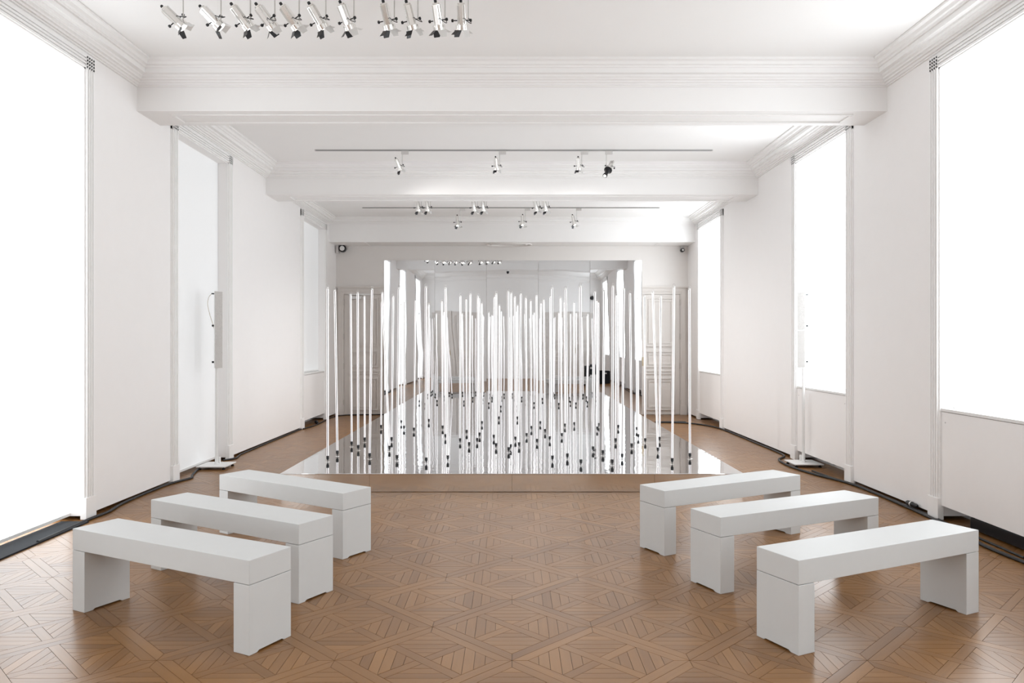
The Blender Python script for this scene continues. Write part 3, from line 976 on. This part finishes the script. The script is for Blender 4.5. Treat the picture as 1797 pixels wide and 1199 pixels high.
# ------------------------------------------------------------------ floor clutter: cables, strips, cases
def cable(pts, r, label, cat='cable', group=None):
    me = MB().tube([(x, y, r + z) for x, y, z in pts], r, 8, 6)
    o = me.build('cable', M['black'], None, smooth=True)
    tag(o, label, cat, group)
    return o


cable([(3.62, 2.0, 0), (3.5, 4.0, 0), (3.46, 4.9, 0), (3.44, 5.5, 0), (3.52, 6.2, 0), (3.545, 6.6, 0), (3.56, 7.3, 0), (3.54, 7.9, 0), (3.38, 8.5, 0), (3.315, 9.0, 0), (3.36, 9.5, 0), (3.56, 9.9, 0), (3.575, 11.0, 0), (3.57, 12.6, 0), (3.5, 13.2, 0), (3.25, 13.7, 0), (2.9, 13.86, 0.0), (2.7, 13.86, 0)], 0.013,
      'thick black cable running along the foot of the wall with glowing windows')
cable([(3.53, 5.2, 0), (3.55, 5.9, 0), (3.582, 6.5, 0), (3.585, 7.2, 0), (3.575, 7.8, 0), (3.5, 8.3, 0), (3.46, 8.7, 0)], 0.009, 'second thinner black cable beside the thick one along the window wall')
cable([(-3.52, 5.6, 0), (-3.54, 6.3, 0), (-3.53, 6.6, 0), (-3.585, 7.0, 0), (-3.59, 7.8, 0), (-3.53, 8.1, 0), (-3.5, 8.25, 0), (-3.56, 8.4, 0), (-3.66, 8.8, 0)], 0.012, 'black cable along the wall foot between the two floor-length blinds')
cable([(-3.62, 9.45, 0), (-3.53, 9.62, 0), (-3.55, 9.8, 0), (-3.585, 10.2, 0), (-3.59, 12.6, 0), (-3.55, 12.9, 0), (-3.5, 13.4, 0), (-3.52, 14.2, 0), (-3.54, 14.8, 0), (-3.45, 15.2, 0), (-3.0, 15.36, 0), (-2.5, 15.37, 0)], 0.011, 'black cable from the slim loudspeaker stand to the door with the closer')
o = MB().box(-0.13, 0.10, -0.75, 0.70, 0.0, 0.012).build('floor_strip', M['black_matt'], None, bevel=0.002)
o.location = (-3.605, 5.55, 0)
tag(o, 'wide black strip on the floor under the floor-length blind beside the nearest bench', 'strip')
o = empty('cable_ramp', (2.93, 13.95, 0))
MB().prism([(-0.06, 0), (0.06, 0), (0.035, 0.022), (-0.035, 0.022)], -0.28, 0.28, Matrix(((0, 0, 1, 0), (1, 0, 0, 0), (0, 1, 0, 0), (0, 0, 0, 1)))).build('ramp_body', M['black'], o)
MB().box(-0.27, 0.27, -0.02, 0.02, 0.022, 0.025).build('ramp_lid', M['black_matt'], o)
tag(o, 'flat black cable ramp on the floor behind the platform corner', 'cable ramp')
o = empty('cable_connector', (3.565, 6.72, 0.05), 0.05)
MB().lathe([(0.012, -0.09), (0.022, -0.07), (0.022, 0.0), (0.017, 0.01), (0.017, 0.06), (0.01, 0.08)], 12, Matrix.Rotation(PI / 2, 4, 'X')).build('plug', M['black'], o, smooth=True)
MB().lathe([(0.0225, -0.02), (0.0225, -0.005)], 12, Matrix.Rotation(PI / 2, 4, 'X')).build('colour_band', M['satin'], o)
tag(o, 'black cable plug with a pale band lying against the wall foot near the window', 'plug')
o = empty('power_box', (3.70, 5.66, 0))
MB().box(-0.05, 0.10, -0.45, 0.35, 0.012, 0.10).build('box_body', M['black_metal'], o, bevel=0.004)
for fy in (-0.4, 0.3):
    MB().lathe([(0.016, 0), (0.016, 0.013)], 8, Matrix.Translation((0.02, fy, 0))).build('foot', M['black'], o)
tag(o, 'black power box under the window panel beside the benches', 'power box')
o = empty('cable_connector', (-3.56, 13.75, 0.03), 0.4)
MB().lathe([(0.012, -0.09), (0.03, -0.07), (0.03, 0.0), (0.02, 0.02), (0.02, 0.08), (0.01, 0.1)], 12, Matrix.Rotation(PI / 2, 4, 'X')).build('plug', M['black'], o, smooth=True)
tag(o, 'thick black cable plug at the wall foot before the low window panel', 'plug')
for k, (x, y, sx, sy, h, lab) in enumerate(((2.75, 0.2, 0.42, 0.45, 0.62, 'tall black equipment case on the floor behind the benches, seen in the mirror'), (3.2, 0.55, 0.36, 0.4, 0.42, 'low black equipment case against the window wall, seen in the mirror'))):
    o = empty('equipment_case', (x, y, 0))
    MB().box(-sx / 2, sx / 2, -sy / 2, sy / 2, 0.0, h * 0.8).build('case_body', M['black_matt'], o, bevel=0.006)
    MB().box(-sx / 2, sx / 2, -sy / 2, sy / 2, h * 0.81, h).build('case_lid', M['black_matt'], o, bevel=0.006)
    MB().box(-0.05, 0.05, sy / 2, sy / 2 + 0.012, h * 0.76, h * 0.86).build('latch', M['satin'], o)
    tag(o, lab, 'case')
